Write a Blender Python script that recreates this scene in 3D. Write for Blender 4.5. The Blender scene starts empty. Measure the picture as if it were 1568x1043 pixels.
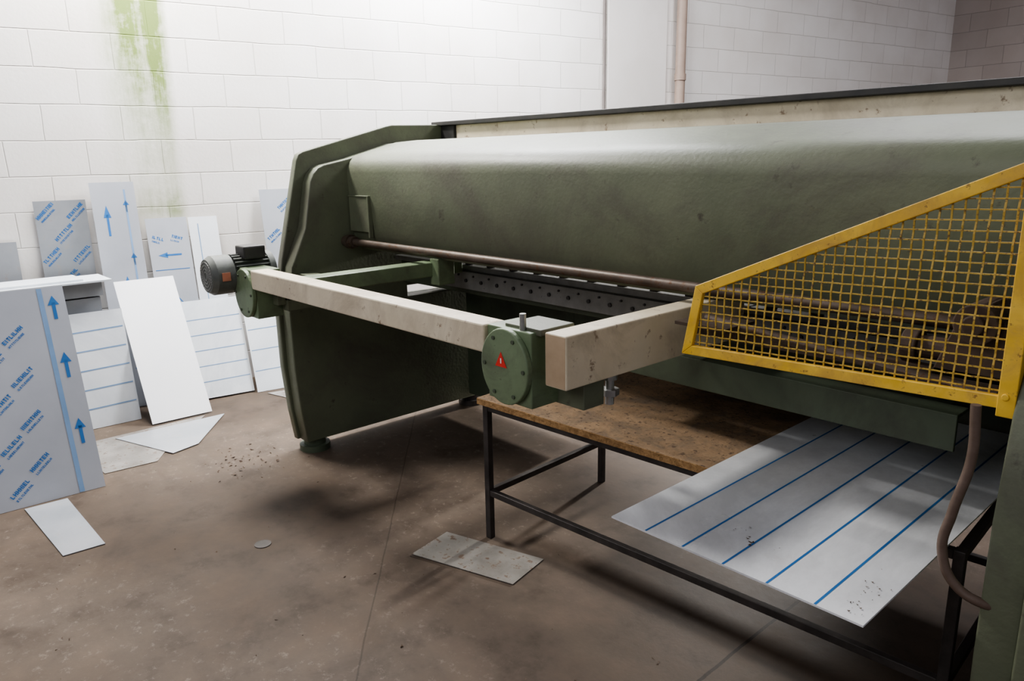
import bpy, bmesh, math, random
from mathutils import Vector, Matrix
random.seed(7)
D=bpy.data; C=bpy.context
col=C.scene.collection

# ------------------------------------------------------------ materials
def nt(name):
    m=D.materials.new(name); m.use_nodes=True
    t=m.node_tree; b=t.nodes['Principled BSDF']
    return m,t,b
def N(t,ty,**k):
    n=t.nodes.new(ty)
    for a,v in k.items():
        if a in n.inputs: n.inputs[a].default_value=v
        else: setattr(n,a,v)
    return n
def ramp(t,src,stops):
    r=t.nodes.new('ShaderNodeValToRGB'); e=r.color_ramp.elements
    while len(e)<len(stops): e.new(0.5)
    for i,(p,c) in enumerate(stops):
        e[i].position=p; e[i].color=(c[0],c[1],c[2],1)
    t.links.new(src,r.inputs[0]); return r
def mix(t,fac,a,b,bt='MIX'):
    m=t.nodes.new('ShaderNodeMix'); m.data_type='RGBA'; m.blend_type=bt
    for sock,v in ((m.inputs[0],fac),(m.inputs[6],a),(m.inputs[7],b)):
        if hasattr(v,'is_output'): t.links.new(v,sock)
        elif isinstance(v,(int,float)): sock.default_value=v
        else: sock.default_value=(v[0],v[1],v[2],1)
    return m.outputs[2]
def math_(t,op,a,b=None,clamp=False):
    m=t.nodes.new('ShaderNodeMath'); m.operation=op; m.use_clamp=clamp
    for i,v in enumerate((a,b)):
        if v is None: continue
        if hasattr(v,'is_output'): t.links.new(v,m.inputs[i])
        else: m.inputs[i].default_value=v
    return m.outputs[0]
def painted(name,c1,c2,scale=6,rough=.5,metal=0,bump=.05,c3=None,t3=.68,spec=.5,dirt=None,soft=.02):
    m,t,b=nt(name)
    g=N(t,'ShaderNodeNewGeometry')
    n=N(t,'ShaderNodeTexNoise',Scale=scale,Detail=6.0,Roughness=.6)
    t.links.new(g.outputs['Position'],n.inputs['Vector'])
    r=ramp(t,n.outputs[0],[(.35,c1),(.65,c2)])
    out=r.outputs[0]
    if dirt:
        nd=N(t,'ShaderNodeTexNoise',Scale=scale*.6,Detail=10.0,Roughness=.72,Distortion=.6)
        mp=N(t,'ShaderNodeMapping'); mp.inputs['Location'].default_value=(3.1,7.7,1.3)
        t.links.new(g.outputs['Position'],mp.inputs[0]); t.links.new(mp.outputs[0],nd.inputs['Vector'])
        rd=ramp(t,nd.outputs[0],[(.46,(0,0,0)),(.66,(1,1,1))])
        out=mix(t,rd.outputs[0],out,dirt)
    if c3:
        n2=N(t,'ShaderNodeTexNoise',Scale=scale*4,Detail=8.0,Roughness=.7)
        t.links.new(g.outputs['Position'],n2.inputs['Vector'])
        r2=ramp(t,n2.outputs[0],[(t3-.04,(0,0,0)),(t3+soft,(1,1,1))])
        out=mix(t,r2.outputs[0],out,c3)
    t.links.new(out,b.inputs['Base Color'])
    rr=t.nodes.new('ShaderNodeMapRange'); rr.inputs[3].default_value=rough-.08; rr.inputs[4].default_value=rough+.1
    t.links.new(n.outputs[0],rr.inputs[0]); t.links.new(rr.outputs[0],b.inputs['Roughness'])
    b.inputs['Metallic'].default_value=metal
    b.inputs['Specular IOR Level'].default_value=spec
    if bump:
        n3=N(t,'ShaderNodeTexNoise',Scale=60.0,Detail=4.0)
        t.links.new(g.outputs['Position'],n3.inputs['Vector'])
        bp=N(t,'ShaderNodeBump',Strength=bump,Distance=.01)
        t.links.new(n3.outputs[0],bp.inputs['Height']); t.links.new(bp.outputs[0],b.inputs['Normal'])
    return m
GREEN=painted('green_machine_paint',(.120,.136,.088),(.150,.166,.108),3,.50,c3=(.075,.072,.052),t3=.66,bump=.10,dirt=(.104,.104,.076),soft=.05)
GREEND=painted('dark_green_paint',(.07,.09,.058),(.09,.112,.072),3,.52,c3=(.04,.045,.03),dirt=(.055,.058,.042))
GREENL=painted('gearbox_green_paint',(.15,.20,.115),(.19,.25,.145),8,.42,c3=(.07,.09,.05),dirt=(.11,.125,.08))
CREAM=painted('cream_paint',(.63,.55,.40),(.71,.63,.48),5,.5,c3=(.28,.20,.13),t3=.64,dirt=(.48,.41,.30),soft=.03)
BLACK=painted('black_rail',(.02,.02,.02),(.035,.033,.03),8,.5)
STEELD=painted('dark_steel',(.05,.045,.04),(.09,.08,.075),12,.5,.5,c3=(.10,.05,.03))
BAR=painted('grey_blade_holder',(.14,.14,.13),(.20,.20,.19),12,.55,.2,c3=(.06,.055,.05))
RODM=painted('oily_rod_steel',(.08,.06,.045),(.13,.10,.08),10,.45,.4,c3=(.10,.05,.025),t3=.6)
STEEL=painted('bare_steel',(.32,.32,.31),(.48,.48,.47),10,.35,.8,c3=(.2,.15,.1))
BED=painted('steel_bed',(.20,.20,.19),(.30,.30,.29),10,.5,.2)
YEL=painted('yellow_paint',(.72,.45,.05),(.84,.56,.09),12,.48,c3=(.30,.17,.05),t3=.64,dirt=(.55,.34,.08))
YELW=painted('yellow_wire',(.46,.31,.06),(.60,.42,.10),25,.5,c3=(.20,.12,.05),t3=.58)
RUST=painted('rusty_iron',(.06,.04,.03),(.11,.075,.055),12,.75,c3=(.04,.03,.02))
HOSE=painted('brown_rubber_hose',(.11,.075,.055),(.16,.115,.09),15,.55)
RED=painted('red_sign',(.6,.03,.03),(.7,.05,.04),5,.4)
WHITE=painted('white_print',(.8,.8,.78),(.85,.85,.83),5,.5)
BLUE=painted('blue_print',(.025,.13,.36),(.04,.17,.42),5,.5,bump=0)
BLUEL=painted('faint_blue_print',(.17,.29,.47),(.22,.34,.53),5,.5,bump=0)
BOARD=painted('particle_board',(.20,.13,.072),(.29,.195,.112),14,.75,c3=(.08,.05,.03),t3=.60,bump=.3,dirt=(.13,.095,.065))
BEDGE=painted('chipboard_edge',(.26,.15,.06),(.42,.26,.12),60,.8,c3=(.12,.07,.03),t3=.6,bump=.4)
FILM=painted('protective_film_grey',(.38,.40,.44),(.44,.46,.50),2,.40,.1,bump=0)
FILMD=painted('protective_film_dark',(.28,.30,.32),(.36,.37,.39),3,.4,.15,bump=0,c3=(.33,.30,.27),t3=.62,soft=.1)
FILMW=painted('white_film_sheet',(.68,.72,.76),(.76,.79,.82),2,.4,0,bump=0,dirt=(.56,.60,.65))
FILMP=painted('plain_white_film',(.82,.83,.85),(.86,.87,.88),2,.4,0,bump=0)
SHEETM=painted('benchtop_sheet_film',(.78,.80,.82),(.88,.89,.90),1.4,.28,.1,c3=(.60,.59,.57),t3=.68,bump=0,dirt=(.56,.57,.58),soft=.12)
SCRAP=painted('scrap_steel',(.20,.185,.165),(.31,.295,.27),7,.42,.4,c3=(.17,.12,.09),t3=.6)
CRUMB=painted('rust_crumbs',(.05,.03,.02),(.12,.08,.05),30,.9)

# ------------------------------------------------------------ mesh helpers
def obj(name,verts,faces,mats,parent=None,fm=None,bev=0,smooth=False,seg=2):
    me=D.meshes.new(name); me.from_pydata([tuple(v) for v in verts],[],faces)
    if not isinstance(mats,(list,tuple)): mats=[mats]
    for m in mats: me.materials.append(m)
    if fm:
        for i,p in enumerate(me.polygons): p.material_index=fm[i]
    bm=bmesh.new(); bm.from_mesh(me); bmesh.ops.recalc_face_normals(bm,faces=bm.faces); bm.to_mesh(me); bm.free()
    if smooth:
        for p in me.polygons: p.use_smooth=True
    o=D.objects.new(name,me); col.objects.link(o)
    if parent: o.parent=parent
    if bev:
        b=o.modifiers.new('bevel','BEVEL'); b.width=bev; b.segments=seg; b.limit_method='ANGLE'; b.angle_limit=math.radians(35)
        b.harden_normals=False
    return o
class MB:
    """mesh builder collecting pieces into one object"""
    def __init__(s): s.v=[];s.f=[];s.m=[]
    def add(s,v,f,mi=0):
        k=len(s.v); s.v+= [Vector(a) for a in v]; s.f+=[[i+k for i in q] for q in f]; s.m+=[mi]*len(f)
    def box(s,x0,x1,y0,y1,z0,z1,mi=0,M=None):
        v=[Vector(p) for p in [(x0,y0,z0),(x1,y0,z0),(x1,y1,z0),(x0,y1,z0),(x0,y0,z1),(x1,y0,z1),(x1,y1,z1),(x0,y1,z1)]]
        if M: v=[M@p for p in v]
        s.add(v,[[0,3,2,1],[4,5,6,7],[0,1,5,4],[1,2,6,5],[2,3,7,6],[3,0,4,7]],mi)
    def cyl(s,p0,p1,r,r1=None,n=20,mi=0):
        p0=Vector(p0);p1=Vector(p1); r1=r if r1 is None else r1
        d=(p1-p0).normalized(); a=d.orthogonal().normalized(); b=d.cross(a)
        v=[p0+(a*math.cos(t)+b*math.sin(t))*r for t in [2*math.pi*i/n for i in range(n)]]
        v+=[p1+(a*math.cos(t)+b*math.sin(t))*r1 for t in [2*math.pi*i/n for i in range(n)]]
        f=[[i,(i+1)%n,n+(i+1)%n,n+i] for i in range(n)]+[list(range(n))[::-1],list(range(n,2*n))]
        s.add(v,f,mi)
    def prism(s,prof,ax,a0,a1,mi=0):
        """extrude a 2D profile along axis; prof in the two other axes order"""
        def P(p,a):
            return {'X':(a,p[0],p[1]),'Y':(p[0],a,p[1]),'Z':(p[0],p[1],a)}[ax]
        n=len(prof); v=[P(p,a0) for p in prof]+[P(p,a1) for p in prof]
        f=[[i,(i+1)%n,n+(i+1)%n,n+i] for i in range(n)]+[list(range(n))[::-1],list(range(n,2*n))]
        s.add(v,f,mi)
    def beam(s,p0,p1,w,h,mi=0):
        p0=Vector(p0);p1=Vector(p1);d=(p1-p0).normalized()
        up=Vector((0,0,1)) if abs(d.z)<.95 else Vector((0,1,0))
        a=d.cross(up).normalized()*w/2; b=a.cross(d).normalized()*h/2
        v=[p0-a-b,p0+a-b,p0+a+b,p0-a+b,p1-a-b,p1+a-b,p1+a+b,p1-a+b]
        s.add(v,[[0,3,2,1],[4,5,6,7],[0,1,5,4],[1,2,6,5],[2,3,7,6],[3,0,4,7]],mi)
    def make(s,name,mats,parent=None,bev=0,smooth=False):
        return obj(name,s.v,s.f,mats,parent,s.m,bev,smooth)
def empty(name,loc=(0,0,0)):
    e=D.objects.new(name,None); col.objects.link(e); e.empty_display_size=.2; return e
def autosmooth(o,ang=35):
    for p in o.data.polygons: p.use_smooth=True
    bm=bmesh.new(); bm.from_mesh(o.data)
    for e in bm.edges:
        if len(e.link_faces)==2 and e.calc_face_angle(0)>math.radians(ang): e.smooth=False
    bm.to_mesh(o.data); bm.free()
def tube(name,pts,r,mat,parent=None):
    cu=D.curves.new(name,'CURVE'); cu.dimensions='3D'; cu.bevel_depth=r; cu.bevel_resolution=4; cu.resolution_u=12
    sp=cu.splines.new('BEZIER'); sp.bezier_points.add(len(pts)-1)
    for b,p in zip(sp.bezier_points,pts): b.co=p; b.handle_left_type=b.handle_right_type='AUTO'
    cu.use_fill_caps=True
    o=D.objects.new('tmp',cu); col.objects.link(o)
    C.view_layer.update()
    me=D.meshes.new_from_object(o.evaluated_get(C.evaluated_depsgraph_get())); D.objects.remove(o)
    me.materials.clear(); me.materials.append(mat); me.name=name
    o=D.objects.new(name,me); col.objects.link(o)
    if parent:o.parent=parent
    for p in me.polygons:p.use_smooth=True
    return o
def plate(name,outer,holes,x0,x1,mat,parent,bev=.006):
    """plate in YZ plane with holes, from a filled 2D curve"""
    cu=D.curves.new(name,'CURVE'); cu.dimensions='2D'; cu.fill_mode='BOTH'
    cu.extrude=(x1-x0)/2-bev; cu.bevel_depth=bev; cu.bevel_resolution=2; cu.offset=-bev
    for lp in [outer]+holes:
        sp=cu.splines.new('POLY'); sp.points.add(len(lp)-1); sp.use_cyclic_u=True
        for q,p in zip(sp.points,lp): q.co=(p[0],p[1],0,1)
    o=D.objects.new('tmp',cu); col.objects.link(o); C.view_layer.update()
    me=D.meshes.new_from_object(o.evaluated_get(C.evaluated_depsgraph_get())); D.objects.remove(o)
    M=Matrix(((0,0,1,(x0+x1)/2),(1,0,0,0),(0,1,0,0),(0,0,0,1)))
    me.transform(M); me.materials.clear(); me.materials.append(mat)
    o=D.objects.new(name,me); col.objects.link(o)
    if parent:o.parent=parent
    return o

# ------------------------------------------------------------ room
WA=math.atan2(.156,.988); WO=Vector((-5.776,0,0))
wu=Vector((math.sin(WA),math.cos(WA),0)); wn=Vector((math.cos(WA),-math.sin(WA),0))
def wp(Y,off=0,z=0):   # point on wall at world Y, offset into room
    s=Y/wu.y; return WO+wu*s+wn*off+Vector((0,0,z))
def wallmat(name,ca,cb,cm,stain):
    m,t,b=nt(name)
    tc=N(t,'ShaderNodeTexCoord'); sep=N(t,'ShaderNodeSeparateXYZ'); t.links.new(tc.outputs['Object'],sep.inputs[0])
    cmb=N(t,'ShaderNodeCombineXYZ'); t.links.new(sep.outputs['X'],cmb.inputs[0]); t.links.new(sep.outputs['Z'],cmb.inputs[1])
    nz=N(t,'ShaderNodeTexNoise',Scale=3.0,Detail=3.0); t.links.new(tc.outputs['Object'],nz.inputs['Vector'])
    add=t.nodes.new('ShaderNodeVectorMath'); add.operation='MULTIPLY_ADD'
    t.links.new(nz.outputs['Color'],add.inputs[0]); add.inputs[1].default_value=(.02,.02,.02); t.links.new(cmb.outputs[0],add.inputs[2])
    br=N(t,'ShaderNodeTexBrick'); br.offset=.5
    br.inputs['Scale'].default_value=1; br.inputs['Mortar Size'].default_value=.005; br.inputs['Mortar Smooth'].default_value=.8
    br.inputs['Brick Width'].default_value=.45; br.inputs['Row Height'].default_value=.22
    br.inputs['Color1'].default_value=(*ca,1); br.inputs['Color2'].default_value=(*cb,1); br.inputs['Mortar'].default_value=(*cm,1)
    t.links.new(add.outputs[0],br.inputs['Vector'])
    out=br.outputs['Color']
    n2=N(t,'ShaderNodeTexNoise',Scale=1.3,Detail=6.0); t.links.new(tc.outputs['Object'],n2.inputs['Vector'])
    r=ramp(t,n2.outputs[0],[(.35,(.90,.88,.86)),(.6,(1,1,1))])
    out=mix(t,1.0,out,r.outputs[0],'MULTIPLY')
    if stain:
        x=sep.outputs['X']; z=sep.outputs['Z']
        mp=N(t,'ShaderNodeMapping'); mp.inputs['Scale'].default_value=(9,9,.7); t.links.new(tc.outputs['Object'],mp.inputs[0])
        n3=N(t,'ShaderNodeTexNoise',Scale=1.0,Detail=8.0,Roughness=.7); t.links.new(mp.outputs[0],n3.inputs['Vector'])
        n5=N(t,'ShaderNodeTexNoise',Scale=9.0,Detail=8.0,Roughness=.7); t.links.new(tc.outputs['Object'],n5.inputs['Vector'])
        def streak(cx,inv,gain):
            dist=math_(t,'ABSOLUTE',math_(t,'SUBTRACT',x,cx))
            band=math_(t,'SUBTRACT',1.0,math_(t,'MULTIPLY',dist,inv),True)
            return math_(t,'MULTIPLY',band,gain)
        band=math_(t,'ADD',streak(1.80,8.0,1.4),streak(1.68,4.2,.9),True)
        nn=math_(t,'MULTIPLY',math_(t,'SUBTRACT',n3.outputs[0],.18),2.4,True)
        nm=math_(t,'MULTIPLY',math_(t,'SUBTRACT',n5.outputs[0],.10),2.2,True)
        zz=math_(t,'ADD',math_(t,'MULTIPLY',math_(t,'SUBTRACT',z,1.65),.9,True),.25,True)
        low=math_(t,'MULTIPLY',math_(t,'SUBTRACT',z,1.22),5.0,True)
        foot=math_(t,'MULTIPLY',math_(t,'SUBTRACT',1.0,math_(t,'MULTIPLY',math_(t,'ABSOLUTE',math_(t,'SUBTRACT',z,1.28)),6.0),True),.4)
        zz=math_(t,'ADD',math_(t,'MULTIPLY',zz,low),foot,True)
        fac=math_(t,'MULTIPLY',math_(t,'MULTIPLY',band,nn),math_(t,'MULTIPLY',nm,zz),True)
        fac=math_(t,'MULTIPLY',fac,1.7,True)
        out=mix(t,fac,out,(.20,.27,.08))
    t.links.new(out,b.inputs['Base Color']); b.inputs['Roughness'].default_value=.85
    n4=N(t,'ShaderNodeTexNoise',Scale=40.0,Detail=5.0); t.links.new(tc.outputs['Object'],n4.inputs['Vector'])
    h=math_(t,'ADD',math_(t,'MULTIPLY',br.outputs['Fac'],-1.0),math_(t,'MULTIPLY',n4.outputs[0],.25))
    bp=N(t,'ShaderNodeBump',Strength=.45,Distance=.008); t.links.new(h,bp.inputs['Height']); t.links.new(bp.outputs[0],b.inputs['Normal'])
    return m
def wall(name,origin,ang,length,h,mat,th=.2,start=0):
    o=obj(name,[(start,th,0),(length,th,0),(length,0,0),(start,0,0),(start,th,h),(length,th,h),(length,0,h),(start,0,h)],
        [[0,3,2,1],[4,5,6,7],[0,1,5,4],[1,2,6,5],[2,3,7,6],[3,0,4,7]],mat)
    o.location=origin; o.rotation_euler=(0,0,ang); return o
WM=wallmat('white_painted_block',(.84,.82,.79),(.81,.79,.76),(.62,.60,.57),True)
WM2=wallmat('grey_tan_painted_block',(.40,.355,.33),(.36,.32,.30),(.27,.245,.23),False)
wall('wall_left',WO,math.atan2(wu.y,wu.x),11.8,6.0,WM,start=-5.0)
wall('wall_back',wp(11.5),math.atan2(wn.y,wn.x),9.0,6.0,WM2)

def floormat():
    m,t,b=nt('stained_concrete')
    g=N(t,'ShaderNodeNewGeometry'); P=g.outputs['Position']
    n=N(t,'ShaderNodeTexNoise',Scale=.8,Detail=8.0,Roughness=.55); t.links.new(P,n.inputs['Vector'])
    r=ramp(t,n.outputs[0],[(.3,(.068,.051,.038)),(.5,(.094,.072,.055)),(.7,(.130,.103,.081))])
    n2=N(t,'ShaderNodeTexNoise',Scale=4.0,Detail=10.0,Roughness=.68); t.links.new(P,n2.inputs['Vector'])
    r2=ramp(t,n2.outputs[0],[(.30,(.58,.54,.50)),(.46,(.95,.94,.93)),(.68,(1.22,1.18,1.14))])
    out=mix(t,1.0,r.outputs[0],r2.outputs[0],'MULTIPLY')
    v=N(t,'ShaderNodeTexNoise',Scale=22.0,Detail=5.0,Roughness=.8); t.links.new(P,v.inputs['Vector'])
    r3=ramp(t,v.outputs[0],[(.56,(0,0,0)),(.68,(1,1,1))])
    vv=ramp(t,n.outputs[0],[(.44,(0,0,0)),(.58,(1,1,1))])
    out=mix(t,math_(t,'MULTIPLY',math_(t,'MULTIPLY',r3.outputs[0],vv.outputs[0]),.6),out,(.24,.195,.16))
    n6=N(t,'ShaderNodeTexNoise',Scale=2.1,Detail=10.0,Roughness=.66,Distortion=.5); t.links.new(P,n6.inputs['Vector'])
    r6=ramp(t,n6.outputs[0],[(.53,(0,0,0)),(.70,(1,1,1))])
    out=mix(t,math_(t,'MULTIPLY',r6.outputs[0],.45),out,(.038,.028,.021))
    s=N(t,'ShaderNodeSeparateXYZ'); t.links.new(P,s.inputs[0])
    wob=math_(t,'MULTIPLY',math_(t,'SUBTRACT',n2.outputs[0],.5),.02)
    l1=math_(t,'LESS_THAN',math_(t,'ABSOLUTE',math_(t,'ADD',math_(t,'ADD',s.outputs['X'],1.13),wob)),.006)
    q=math_(t,'SUBTRACT',math_(t,'MULTIPLY',math_(t,'ADD',s.outputs['X'],2.39),.632),math_(t,'MULTIPLY',math_(t,'SUBTRACT',1.41,s.outputs['Y']),.775))
    l2=math_(t,'LESS_THAN',math_(t,'ABSOLUTE',math_(t,'ADD',q,wob)),.003)
    ll=math_(t,'MAXIMUM',l1,math_(t,'MULTIPLY',l2,.5))
    out=mix(t,math_(t,'MULTIPLY',ll,.8),out,(.02,.015,.012))
    t.links.new(out,b.inputs['Base Color'])
    rr=t.nodes.new('ShaderNodeMapRange'); rr.inputs[3].default_value=.5; rr.inputs[4].default_value=.78
    t.links.new(n2.outputs[0],rr.inputs[0]); t.links.new(rr.outputs[0],b.inputs['Roughness'])
    b.inputs['Specular IOR Level'].default_value=.2
    bp=N(t,'ShaderNodeBump',Strength=.25,Distance=.008); t.links.new(n2.outputs[0],bp.inputs['Height']); t.links.new(bp.outputs[0],b.inputs['Normal'])
    return m
obj('floor',[(-8,-6,-.1),(6,-6,-.1),(6,14,-.1),(-8,14,-.1),(-8,-6,0),(6,-6,0),(6,14,0),(-8,14,0)],
    [[0,3,2,1],[4,5,6,7],[0,1,5,4],[1,2,6,5],[2,3,7,6],[3,0,4,7]],floormat())

PIL=painted('white_pilaster_paint',(.70,.67,.63),(.76,.73,.70),2,.8)
b_=MB()
for (y0,y1,o0,o1) in [(5.62,6.36,0,.025)]:
    p=[wp(y0,o0),wp(y1,o0),wp(y1,o1),wp(y0,o1)]
    b_.add([q for q in p]+[q+Vector((0,0,5.9)) for q in p],[[0,1,2,3],[4,7,6,5],[0,4,5,1],[1,5,6,2],[2,6,7,3],[3,7,4,0]])
b_.make('wall_pilaster',PIL,bev=.01)
b_=MB(); b_.cyl(wp(6.50,.07,0),wp(6.50,.07,5.9),.05)
for z in (1.0,2.3,3.6,4.9): b_.cyl(wp(6.50,.07,z),wp(6.50,.07,z+.06),.058)
o=b_.make('drain_pipe',painted('beige_pipe',(.28,.21,.17),(.35,.27,.22),4,.5)); autosmooth(o)
b_=MB(); b_.cyl(wp(5.58,.02,0),wp(5.58,.02,5.9),.014,n=10)
o=b_.make('wall_conduit',painted('grey_conduit',(.13,.11,.10),(.18,.16,.15),4,.6)); autosmooth(o)

# ------------------------------------------------------------ shear machine
mach=empty('guillotine_shear')
outer=[(1.76,.07),(1.735,.25),(1.715,.5),(1.715,.81),(1.76,1.084),(1.89,1.60),(1.905,1.632),(1.93,1.645),(2.46,1.782),(2.50,1.79),(3.15,1.80),(3.15,.07)]
inner=[(1.775,.07),(1.75,.25),(1.735,.5),(1.735,.82),(1.77,1.05),(1.865,1.25),(1.905,1.44)]+[(1.915,1.49),(1.935,1.53),(1.965,1.56),(2.0,1.575)]+[(2.15,1.605),(2.45,1.685),(3.1,1.70),(3.1,.07)]
slot=[(2.49,.805),(2.89,.80),(2.89,.865),(2.49,.868)]
plate('side_frame_outer_left',outer,[slot[::-1]],-3.84,-3.79,GREEN,mach)
plate('side_frame_inner_left',inner,[slot[::-1]],-3.79,-3.70,GREEN,mach)
plate('side_frame_inner_right',inner,[],-.41,-.33,GREEN,mach)
plate('side_frame_outer_right',outer,[],-.33,-.28,GREEN,mach)
for i,(x,y) in enumerate([(-3.77,1.85),(-3.77,3.0),(-.34,1.85),(-.34,3.0)]):
    f=MB(); f.cyl((x,y,0),(x,y,.035),.085); f.cyl((x,y,.035),(x,y,.08),.06)
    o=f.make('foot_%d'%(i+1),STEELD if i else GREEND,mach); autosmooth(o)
prof=[(2.20,1.115),(2.155,1.20),(2.14,1.40)]+[(2.135,1.53),(2.14,1.563),(2.155,1.59),(2.18,1.612),(2.21,1.627),(2.25,1.637)]+[(2.46,1.690),(2.60,1.702),(2.86,1.712),(2.86,1.20),(2.50,1.115)]
f=MB(); f.prism(prof,'X',-3.70,-.41); o=f.make('blade_beam',GREEN,mach); autosmooth(o,28)
f=MB(); f.box(-3.69,-3.50,2.128,2.15,1.22,1.41); f.box(-3.50,-3.488,2.124,2.15,1.19,1.41); f.box(-3.69,-3.488,2.124,2.15,1.405,1.413); f.make('beam_cover_plate',GREEN,mach,bev=.003)
f=MB(); f.box(-3.66,-.28,2.865,2.90,1.70,1.788); f.make('top_cover_panel',CREAM,mach,bev=.003)
f=MB(); f.box(-3.86,-.25,2.83,2.95,1.788,1.812); f.box(-3.84,-3.665,2.85,2.95,1.70,1.79); f.make('top_rail',BLACK,mach,bev=.003)
f=MB(); f.cyl((-3.70,2.10,1.165),(-.41,2.10,1.165),.019); f.cyl((-3.70,2.10,1.165),(-3.60,2.10,1.165),.03); f.cyl((-3.67,2.10,1.165),(-3.64,2.10,1.165),.038)
for x in (-.6,): f.cyl((x,2.10,1.165),(x+.03,2.10,1.165),.026)
o=f.make('torque_rod',RODM,mach); autosmooth(o)
f=MB()
x=-3.2
while x<-.5:
    f.cyl((x,2.43,1.13),(x,2.43,1.062),.022,n=14); x+=.17
f.make('hold_down_clamps',STEELD,mach)
f=MB(); f.box(-3.68,-.42,2.40,3.2,1.035,1.06); f.make('bed_table',BED,mach)
f=MB(); f.box(-2.62,-1.40,2.405,3.18,1.0602,1.0625); f.make('slit_bounce_sheet',FILMP,mach)  # white sheet added so the slits under the blade beam look bright
f=MB(); f.box(-3.2,-.42,2.365,2.399,.945,1.035)
f.make('blade_holder_bar',BAR,mach,bev=.002)
f=MB(); x=-3.1
while x<-.5:
    f.cyl((x,2.358,.99),(x,2.366,.99),.009,n=12); f.cyl((x+.06,2.358,1.015),(x+.06,2.366,1.015),.005,n=8); x+=.12
f.make('blade_bolts',BLACK,mach)
f=MB(); f.box(-3.69,-2.75,2.92,2.98,.10,1.02); f.box(-2.75,-.42,2.92,2.98,.50,1.02); f.box(-3.69,-.42,2.45,2.92,.90,1.03)
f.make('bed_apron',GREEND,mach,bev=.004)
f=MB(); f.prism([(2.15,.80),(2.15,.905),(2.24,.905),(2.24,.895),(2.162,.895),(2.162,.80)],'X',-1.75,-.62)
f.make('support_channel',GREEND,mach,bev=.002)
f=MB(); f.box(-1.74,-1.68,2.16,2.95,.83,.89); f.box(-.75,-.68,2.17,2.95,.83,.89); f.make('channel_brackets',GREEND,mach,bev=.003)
# ------- back gauge
f=MB(); f.box(-3.42,-1.72,1.425,1.515,1.015,1.105); f.make('gauge_crossbeam',CREAM,mach,bev=.006)
f=MB(); f.box(-1.49,-1.405,1.46,2.38,.953,1.112); f.make('gauge_arm_cream',CREAM,mach,bev=.005)
f=MB(); f.box(-1.486,-1.409,1.4595,1.462,.957,1.108); f.make('gauge_arm_end_cap',painted('tan_primer',(.42,.31,.20),(.52,.40,.27),8,.6),mach)
f=MB(); f.box(-3.10,-3.0,1.515,2.36,1.03,1.10); f.box(-3.02,-2.95,2.17,2.27,.99,1.12); f.make('gauge_arm_green',GREENL,mach,bev=.005)
def gearbox(nm,cx,cy,cz,r):
    f=MB()
    pr=[(cx+r*math.sin(t),cz+r*1.12*math.cos(t)) for t in [2*math.pi*i/40 for i in range(40)]]
    f.prism(pr,'Y',cy,cy+.02)
    f.box(cx-r*.9,cx+r*.95,cy+.02,cy+.15,cz-r*1.1,cz+r*1.1)
    o=f.make(nm,GREENL,mach,bev=.004)
    g=MB()
    for t in [math.radians(a) for a in (30,90,150,210,270,330)]:
        px,pz=cx+r*.82*math.sin(t),cz+r*.92*math.cos(t); g.cyl((px,cy-.004,pz),(px,cy,pz),.0065,n=8)
    g.make(nm+'_bolts',GREEND,mach)
gearbox('gauge_gearbox_near',-1.625,1.42,.99,.105)
gearbox('gauge_gearbox_far',-3.51,1.42,.985,.105)
f=MB(); f.box(-1.66,-1.505,1.46,1.60,1.095,1.115); f.box(-1.55,-1.42,1.55,1.64,.87,.95); f.make('gauge_mount',GREEN,mach,bev=.003)
f=MB(); f.cyl((-1.575,1.455,1.10),(-1.575,1.455,1.155),.010,n=12); f.cyl((-1.45,1.70,.953),(-1.45,1.70,.85),.014,n=10); f.cyl((-1.45,1.70,.90),(-1.45,1.70,.88),.03,n=6); f.cyl((-1.45,1.70,.953),(-1.45,1.70,.93),.024,n=10); f.make('gauge_screws',STEEL,mach)
f=MB()
c=Vector((-1.635,1.4185,1.010)); s=.026
f.add([c+Vector((-s,0,-s*.8)),c+Vector((s,0,-s*.8)),c+Vector((0,0,s))],[[0,1,2]],0)
c=c+Vector((0,-.0005,-.002)); s=.008
f.add([c+Vector((-s*.3,0,-s)),c+Vector((s*.3,0,-s)),c+Vector((s*.3,0,s)),c+Vector((-s*.3,0,s))],[[0,1,2,3]],1)
f.make('warning_sign',[RED,WHITE],mach)
f=MB(); f.box(-3.48,-3.36,1.52,1.60,.93,1.02); f.prism([(1.56,.90),(1.72,.90),(1.72,.96),(1.60,1.01),(1.56,1.01)],'X',-3.40,-3.34); f.box(-3.70,-3.34,1.80,1.88,.95,1.02); f.box(-3.42,-3.34,1.56,1.88,.95,1.02)
f.make('gauge_bracket',GREEN,mach,bev=.003)
# motor, axis along Y
f=MB(); mx,mz=-3.665,1.065
f.cyl((mx,1.36,mz),(mx,1.62,mz),.076,n=32)
for i in range(26):
    t=2*math.pi*i/26; d=Vector((math.cos(t),0,math.sin(t)))
    e=Vector((-d.z,0,d.x))*.003
    p0=Vector((mx,1.43,mz));p1=Vector((mx,1.60,mz))
    v=[p0+d*.07-e,p0+d*.07+e,p0+d*.094+e,p0+d*.094-e,p1+d*.07-e,p1+d*.07+e,p1+d*.094+e,p1+d*.094-e]
    f.add(v,[[0,3,2,1],[4,5,6,7],[0,1,5,4],[1,2,6,5],[2,3,7,6],[3,0,4,7]])
f.cyl((mx,1.335,mz),(mx,1.42,mz),.096,n=36); f.cyl((mx,1.31,mz),(mx,1.335,mz),.080,.096,n=36)
f.cyl((mx,1.60,mz),(mx,1.63,mz),.098,n=36)
o=f.make('gauge_motor',painted('motor_grey_green',(.10,.11,.10),(.15,.16,.14),10,.55,c3=(.05,.05,.04)),mach); autosmooth(o)
f=MB()
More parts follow.
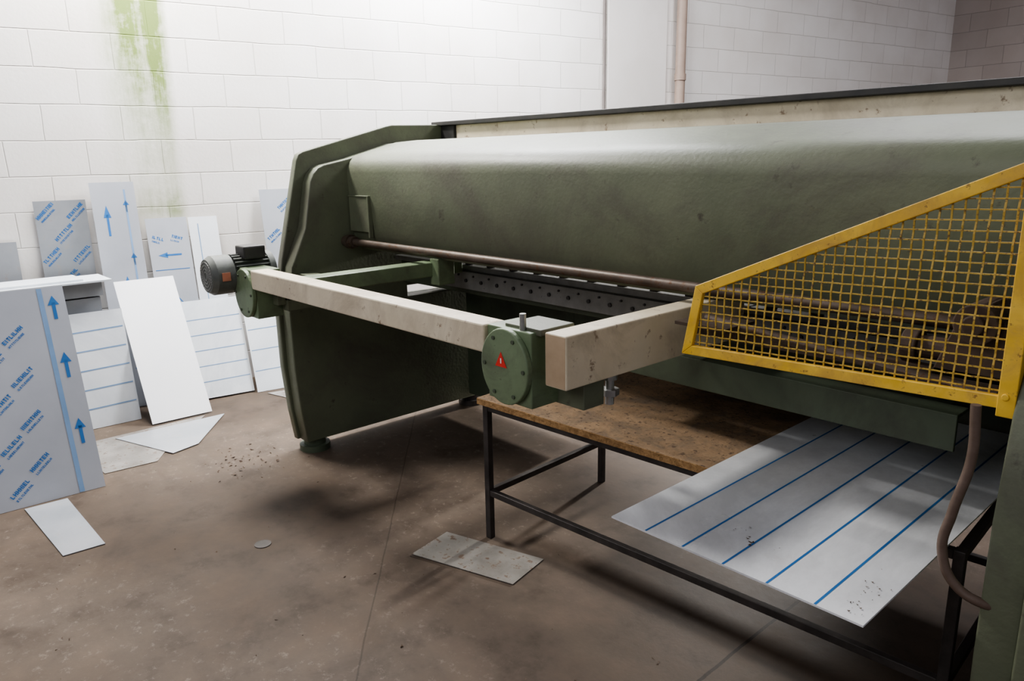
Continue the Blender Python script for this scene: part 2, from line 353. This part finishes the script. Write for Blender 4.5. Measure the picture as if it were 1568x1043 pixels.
for rr in (.02,.036,.052,.068):
    n=28
    for i in range(n):
        t0=2*math.pi*i/n;t1=2*math.pi*(i+.75)/n
        f.beam((mx+rr*math.cos(t0),1.308,mz+rr*math.sin(t0)),(mx+rr*math.cos(t1),1.308,mz+rr*math.sin(t1)),.004,.003)
f.make('motor_fan_grille',painted('grey_grille',(.3,.3,.28),(.38,.38,.36),8,.5),mach)
f=MB(); f.box(mx+.0965,mx+.099,1.35,1.39,mz-.02,mz+.02); f.make('motor_label',painted('orange_label',(.5,.2,.12),(.55,.25,.15),5,.5),mach)
f=MB(); f.box(mx-.02,mx+.09,1.47,1.58,mz+.07,mz+.135); f.make('motor_terminal_box',BLACK,mach,bev=.008)
f=MB(); f.cyl((mx,1.50,mz-.02),(-3.5,1.50,mz-.02),.035); f.make('motor_coupling',GREEND,mach)
f=MB(); f.box(-1.38,-.45,2.02,2.05,1.03,1.06); f.cyl((-1.30,1.98,1.10),(-.5,2.0,1.02),.014)
f.box(-1.36,-1.18,1.90,2.06,1.085,1.095)
f.make('gauge_linkage',RODM,mach)
f=MB(); f.cyl((-.56,1.98,1.19),(-.56,2.14,1.19),.05); f.cyl((-.56,1.96,1.19),(-.56,1.98,1.19),.025); f.cyl((-.72,2.06,1.10),(-.42,2.06,1.10),.03); f.cyl((-.48,2.0,1.20),(-.48,2.0,1.42),.018); f.prism([(-.66,1.04),(-.46,1.04),(-.47,1.14),(-.54,1.24),(-.60,1.22)],'Y',2.02,2.12); f.cyl((-.74,2.06,1.10),(-.70,2.06,1.10),.045)
o=f.make('pivot_bearing',RUST,mach,bev=.004)
tube('hydraulic_hose',[(-.47,1.74,1.07),(-.465,1.74,.95),(-.485,1.73,.82),(-.495,1.73,.72),(-.46,1.73,.65),(-.40,1.74,.625),(-.36,1.78,.62)],.011,HOSE,mach)

# ------------------------------------------------------------ guard
guard=empty('safety_guard')
GY=1.80
poly=[(-1.253,1.031),(-.415,1.058),(-.415,1.588),(-1.215,1.235)]
def inset(poly,w):
    n=len(poly); res=[]
    for i in range(n):
        p0=Vector(poly[i-1]);p1=Vector(poly[i]);p2=Vector(poly[(i+1)%n])
        d1=(p1-p0).normalized();d2=(p2-p1).normalized()
        n1=Vector((-d1.y,d1.x));n2=Vector((-d2.y,d2.x))
        a=p1+n1*w; b=p1+n2*w
        det=d1.x*(-d2.y)+d2.x*d1.y
        rhs=b-a; t=(rhs.x*(-d2.y)+d2.x*rhs.y)/det
        res.append(a+d1*t)
    return res
inn=inset(poly,.028)
f=MB()
for i in range(4):
    j=(i+1)%4
    q=[Vector(poly[i]),Vector(poly[j]),inn[j],inn[i]]
    v=[(p.x,GY-.012,p.y) for p in q]+[(p.x,GY+.004,p.y) for p in q]
    f.add(v,[[0,1,2,3],[4,7,6,5],[0,4,5,1],[1,5,6,2],[2,6,7,3],[3,7,4,0]])
f.make('guard_frame',YEL,guard,bev=.002)
f=MB(); f.box(-.445,-.41,GY-.014,GY+.02,1.04,1.60); f.cyl((-.43,GY-.018,1.085),(-.43,GY-.01,1.085),.008,n=8); f.make('guard_post',YEL,guard,bev=.002)
def clip(p,d):
    P=inset(poly,.012); n=4
    t0,t1=-1e9,1e9
    for i in range(n):
        a=P[i];b=P[(i+1)%n];e=b-a; nn=Vector((-e.y,e.x))
        den=nn.dot(d); num=nn.dot(a-p)
        if abs(den)<1e-9:
            if nn.dot(p-a)<0: return None
            continue
        t=num/den
        if den>0:t0=max(t0,t)
        else:t1=min(t1,t)
    return (t0,t1) if t1>t0+.004 else None
f=MB(); sp=.0245; r=.0038
def wire(p,d,ph):
    c_=clip(p,d)
    if not c_: return
    a=p+d*c_[0];b=p+d*c_[1]; L=(b-a).length; k=max(1,int(L/sp))
    pts=[]
    for i in range(k+1):
        q=a+(b-a)*(i/k); idx=int(round((q-p).dot(d)/sp))
        pts.append(Vector((q.x,GY+(.0018 if (idx+ph)%2 else -.0018),q.y)))
    for u,v in zip(pts[:-1],pts[1:]): f.beam(u,v,r,r*.8)
for i in range(-5,60):
    wire(Vector((-1.3+i*sp,1.0)),Vector((0.02,1)).normalized(),i)
for i in range(-30,60):
    wire(Vector((-1.3,1.0+i*sp*.92)),Vector((1,.03)).normalized(),i+1)
f.make('guard_mesh',YELW,guard)

# ------------------------------------------------------------ bench
bench=empty('steel_workbench')
ang=math.radians(3.2); BM=Matrix.Translation((-2.29,1.88,0))@Matrix.Rotation(ang,4,'Z')
f=MB(); L=1.78; W=.80; H=.64; s=.028
for (x,y) in [(0,0),(L-s,0),(0,W-s),(L-s,W-s)]: f.box(x,x+s,y,y+s,0,H-.032,0,BM)
for z in (.20,H-.06):
    f.box(s,L-s,0.002,s-.002,z,z+.026,0,BM); f.box(s,L-s,W-s+.002,W-.002,z,z+.026,0,BM)
    f.box(.002,s-.002,s,W-s,z,z+.026,0,BM); f.box(L-s+.002,L-.002,s,W-s,z,z+.026,0,BM)
f.make('bench_frame',painted('bench_dark_steel',(.04,.036,.034),(.08,.07,.065),10,.5,.3),bench,bev=.002)
f=MB(); f.box(-.015,L-.16,-.015,W+.01,H-.032,H-.004,0,BM); f.make('bench_board',BOARD,bench,bev=.002)
f=MB(); f.box(-.014,L-.161,-.018,-.0155,H-.031,H-.006,0,BM); f.make('bench_board_edge',BEDGE,bench)

# ------------------------------------------------------------ sheets
def sheet(name,o,U,V,w,h,mat,marks=(),th=.003):
    o=Vector(o);U=Vector(U).normalized();V=Vector(V); V=(V-U*V.dot(U)).normalized(); n=U.cross(V).normalized()
    if n.dot(Vector((1,0,0)))<0: n=-n
    f=MB()
    q=[o,o+U*w,o+U*w+V*h,o+V*h]
    f.add([p-n*th for p in q]+q,[[0,1,2,3],[4,7,6,5],[0,4,5,1],[1,5,6,2],[2,6,7,3],[3,7,4,0]],0)
    for (pl,mi) in marks:
        if min(p[0] for p in pl)<0.002 or max(p[0] for p in pl)>w-.002 or min(p[1] for p in pl)<0.002 or max(p[1] for p in pl)>h-.002: continue
        f.add([o+U*p[0]+V*p[1]+n*.0008 for p in pl],[list(range(len(pl)))],mi)
    return f.make(name,[mat,BLUE,BLUEL])
def strip(x0,y0,x1,y1,w,mi=1):
    d=Vector((x1-x0,y1-y0)).normalized(); a=Vector((-d.y,d.x))*w/2
    return ([(x0+a.x,y0+a.y),(x0-a.x,y0-a.y),(x1-a.x,y1-a.y),(x1+a.x,y1+a.y)],mi)
def arrow(x,y,dx,dy,L=.12,w=.016):
    d=Vector((dx,dy)).normalized(); a=Vector((-d.y,d.x)); p=Vector((x,y))
    m=[strip(x,y,x+d.x*L*.7,y+d.y*L*.7,w)]
    b=p+d*L*.6; m.append(([tuple(b+a*w*1.6),tuple(b-a*w*1.6),tuple(p+d*L)],1)); return m
def text_rows(x0,y0,x1,y1,sx,sy,ang,sz,mi=2,ln0=.15,bold=.2):
    """diagonal two-line printed legend: a bold line of letters over a thin line"""
    out=[];ca,sa=math.cos(ang),math.sin(ang); row=0; y=y0
    def st(cx,cy,u0,v0,u1,v1,w): out.append(strip(cx+u0*ca-v0*sa,cy+u0*sa+v0*ca,cx+u1*ca-v1*sa,cy+u1*sa+v1*ca,w,mi))
    while y<y1:
        x=x0+(row%2)*sx/2
        while x<x1:
            for ln,off,hs in ((1.0,0,1.0),(.85,-sz*1.2,.55)):
                u=0; h=sz*hs; w=h*bold
                while u<ln*ln0:
                    k=random.choice('IHLTE')
                    if k in 'IHLE': st(x,y,u,off,u,off+h,w)
                    if k=='H': st(x,y,u+h*.5,off,u+h*.5,off+h,w); st(x,y,u,off+h/2,u+h*.5,off+h/2,w)
                    if k in 'LE': st(x,y,u,off+w/2,u+h*.5,off+w/2,w)
                    if k in 'TE': st(x,y,u,off+h-w/2,u+h*.55,off+h-w/2,w)
                    if k=='T': st(x,y,u+h*.27,off,u+h*.27,off+h,w)
                    if k=='E': st(x,y,u,off+h/2,u+h*.45,off+h/2,w)
                    u+=h*(.4 if k=='I' else .85)
            x+=sx
        y+=sy; row+=1
    return out
R=math.radians
mk=text_rows(.03,.05,.82,.98,.20,.105,R(40),.020,1,.11,.26)
mk+=[strip(.915,.003,.915,1.04,.022,2)]+arrow(.965,.24,0,1,.13)+arrow(.965,.58,0,1,.13)+arrow(.965,.88,0,1,.12)
sheet('filmed_steel_sheet',(-4.07,-.20,0.002),(.02,1,0),(-.29,0,1),1.02,1.045,FILM,mk)
sheet('striped_steel_sheet',(-5.03,.86,.003),(.03,1,0),(-.12,0,.71),.42,.72,FILMW,[strip(.01,.12*k,.41,.12*k+.01,.008,2) for k in range(1,7)])
sheet('white_steel_sheet',(-4.83,1.29,.010),(0.02,1,0),(-.47,-.03,.85),.37,.97,FILMP)
sheet('striped_steel_sheet',(-5.14,1.50,.012),(.15,1,0),(-.22,0,.64),.56,.69,FILMW,[strip(.01,.11*k,.55,.11*k+.01,.006,2) for k in range(1,6)])
sheet('striped_steel_sheet',(-5.02,2.06,.003),(.16,1,0),(-.22,0,.62),.50,.66,FILMW,[strip(.01,.15*k,.49,.15*k+.01,.006,2) for k in range(1,4)])
def lean(nm,Y0,Y1,ztop,mat,mk,base=.30,toff=.03):
    p0=wp(Y0,base,.003); 
    V=wp(Y0,toff,ztop)-p0
    return sheet(nm,p0,wu,V,(Y1-Y0)/wu.y,V.length,mat,mk)
lean('filmed_steel_sheet',.98,1.27,1.38,FILMD,text_rows(.02,.7,.20,1.3,.17,.14,R(45),.022,1,.13,.26),.06,.02)
lean('filmed_steel_sheet',1.30,1.56,1.485,FILM,arrow(.08,1.15,0,1,.2,.014)+arrow(.14,.72,0,1,.16,.014)+text_rows(.12,.25,.2,1.05,.2,.22,R(45),.02,1,.08,.26)+[strip(.20,.1,.20,1.45,.012,2)]+arrow(.20,1.3,0,1,.08,.012)+arrow(.20,.95,0,1,.08,.012),.27,.04)
lean('filmed_steel_sheet',1.60,1.86,1.235,FILM,text_rows(.03,.30,.12,.8,.2,.2,R(-45),.022,1,.12,.26)+text_rows(.03,1.12,.2,1.2,.12,.2,R(-20),.02,1,.06,.26)+arrow(.20,1.0,-1,0,.15,.012)+[strip(.04,.85,.24,.55,.007,1),strip(.02,.90,.24,.90,.005,1)],.27,.03)
lean('white_steel_sheet',1.87,2.06,1.23,FILMW,[strip(.06,.1,.06,1.2,.006,2)],.25,.03)
lean('filmed_steel_sheet',2.37,2.62,1.40,FILM,text_rows(.03,.6,.18,1.35,.2,.22,R(40),.022,1,.12,.26),.22,.03)
lean('filmed_steel_sheet',.50,.86,1.135,FILMD,[],.06,.02)
stk=empty('sheet_metal_stack')
f=MB()
for k in range(9):
    f.box(-5.44+random.uniform(-.01,.01),-5.19+random.uniform(-.015,.01),.52,1.20+random.uniform(-.02,.02),.10*k,.10*k+.09)
f.make('stack_offcuts',FILMD,stk)
f=MB(); f.box(-5.44,-5.12,.45,1.25,.895,.905); f.box(-5.42,-5.16,.50,1.10,.906,.918); f.make('stack_top_sheet',FILMW,stk)
def flat(name,pts,mat,z=.002,th=.003):
    v=[(p[0],p[1],z) for p in pts]+[(p[0],p[1],z+th) for p in pts]; n=len(pts)
    return obj(name,v,[list(range(n))[::-1],list(range(n,2*n))]+[[i,(i+1)%n,n+(i+1)%n,n+i] for i in range(n)],mat)
flat('scrap_steel_sheet',[(-2.39,1.56),(-1.93,1.71),(-1.98,1.925),(-2.44,1.78)],SCRAP)
flat('scrap_steel_sheet',[(-4.03,.46),(-3.4,.49),(-3.39,.65),(-4.02,.64)],FILMD)
flat('scrap_steel_sheet',[(-4.79,1.60),(-4.35,1.22),(-4.20,1.12),(-4.22,.86),(-4.79,.85)],SCRAP,.001)
flat('scrap_steel_sheet',[(-4.72,1.70),(-4.3,1.38),(-4.25,1.22),(-4.74,1.05)],FILMD,.005)
flat('scrap_steel_sheet',[(-4.95,2.1),(-4.55,2.2),(-4.45,2.6),(-4.85,2.6)],SCRAP)
f=MB(); z=H
f.box(-1.22,-.54,1.445,2.88,z-.002,z+.003,0)
for k in range(5):
    x=-1.105+k*.115; f.add([(x-.003,1.446,z+.0035),(x+.003,1.446,z+.0035),(x+.003,2.88,z+.0035),(x-.003,2.88,z+.0035)],[[0,1,2,3]],1)
f.make('striped_steel_sheet',[SHEETM,BLUE])
f=MB(); f.cyl((-2.91,1.147,0.0),(-2.91,1.147,.003),.035,n=24); f.make('drain_cover',STEELD)
f=MB()
def crumb(x,y,z,s):
    v=[Vector((random.uniform(-1,1),random.uniform(-1,1),random.uniform(0,.8)))*s+Vector((x,y,z)) for _ in range(4)]
    f.add(v,[[0,1,2],[0,2,3],[0,3,1],[1,3,2]])
for _ in range(70): crumb(random.gauss(-3.85,.12),random.gauss(1.45,.10),0,random.uniform(.004,.013))
for _ in range(90): crumb(random.uniform(-4.2,-1.2),random.uniform(.3,2.0),0,random.uniform(.002,.008))
f.make('floor_debris',CRUMB)
f=MB()
for _ in range(14): crumb(random.gauss(-.89,.035),random.gauss(1.61,.02),z+.004,random.uniform(.002,.007))
for _ in range(30): crumb(random.gauss(-.58,.015),random.gauss(1.53,.06),z+.004,random.uniform(.001,.004))
f.make('rust_flakes',CRUMB)

# ------------------------------------------------------------ lights
def area(name,loc,target,sx,sy,power,color,up='Y'):
    l=D.lights.new(name,'AREA'); l.shape='RECTANGLE'; l.size=sx; l.size_y=sy; l.energy=power; l.color=color
    o=D.objects.new(name,l); col.objects.link(o); o.location=loc
    d=Vector(target)-Vector(loc); o.rotation_euler=d.to_track_quat('-Z',up).to_euler(); return o
def spot(name,loc,target,angle,power,color,rad=.15,blend=.5):
    l=D.lights.new(name,'SPOT'); l.energy=power; l.color=color; l.spot_size=math.radians(angle); l.spot_blend=blend; l.shadow_soft_size=rad
    o=D.objects.new(name,l); col.objects.link(o); o.location=loc
    d=Vector(target)-Vector(loc); o.rotation_euler=d.to_track_quat('-Z','Y').to_euler(); return o
area('skylight_wall',(-4.7,3.6,3.9),(-5.0,3.4,1.2),.9,2.4,340,(.97,.97,1))
area('window_left',(-4.9,1.5,3.9),(-4.3,1.5,0.2),.7,.5,190,(1,.97,.94))
area('soft_fill',(-1.5,-3.0,3.8),(-2.2,1.8,.8),2.5,2.0,60,(.97,.97,1))  # added soft fill from the camera side, not a window
area('skylight_back',(-1.6,6.0,4.6),(-1.6,5.2,0),3.0,1.2,130,(.98,.97,1))
spot('streak_spot',(-3.5,8.6,2.1),(-2.9,2.2,.1),34,2200,(1,.97,.93))  # spot added behind the machine to throw light streaks on the floor
w=D.worlds.new('world'); C.scene.world=w; w.use_nodes=True
w.node_tree.nodes['Background'].inputs[0].default_value=(.92,.90,1,1); w.node_tree.nodes['Background'].inputs[1].default_value=.30
try:
    C.scene.view_settings.view_transform='AgX'; C.scene.view_settings.look='AgX - Medium High Contrast'; C.scene.view_settings.exposure=.22
except Exception as e: print(e)

# ------------------------------------------------------------ camera
cam=D.cameras.new('camera'); co=D.objects.new('camera',cam); col.objects.link(co)
r=Vector((.67055,.74163,-.01845)); up=-Vector((.16449,-.17289,-.97111)); bk=-Vector((-.72339,.64815,-.23792))
co.matrix_world=Matrix(((r.x,up.x,bk.x,0),(r.y,up.y,bk.y,0),(r.z,up.z,bk.z,1.6),(0,0,0,1)))
cam.sensor_width=36; cam.lens=1150/1568*36; cam.clip_start=.05
C.scene.camera=co
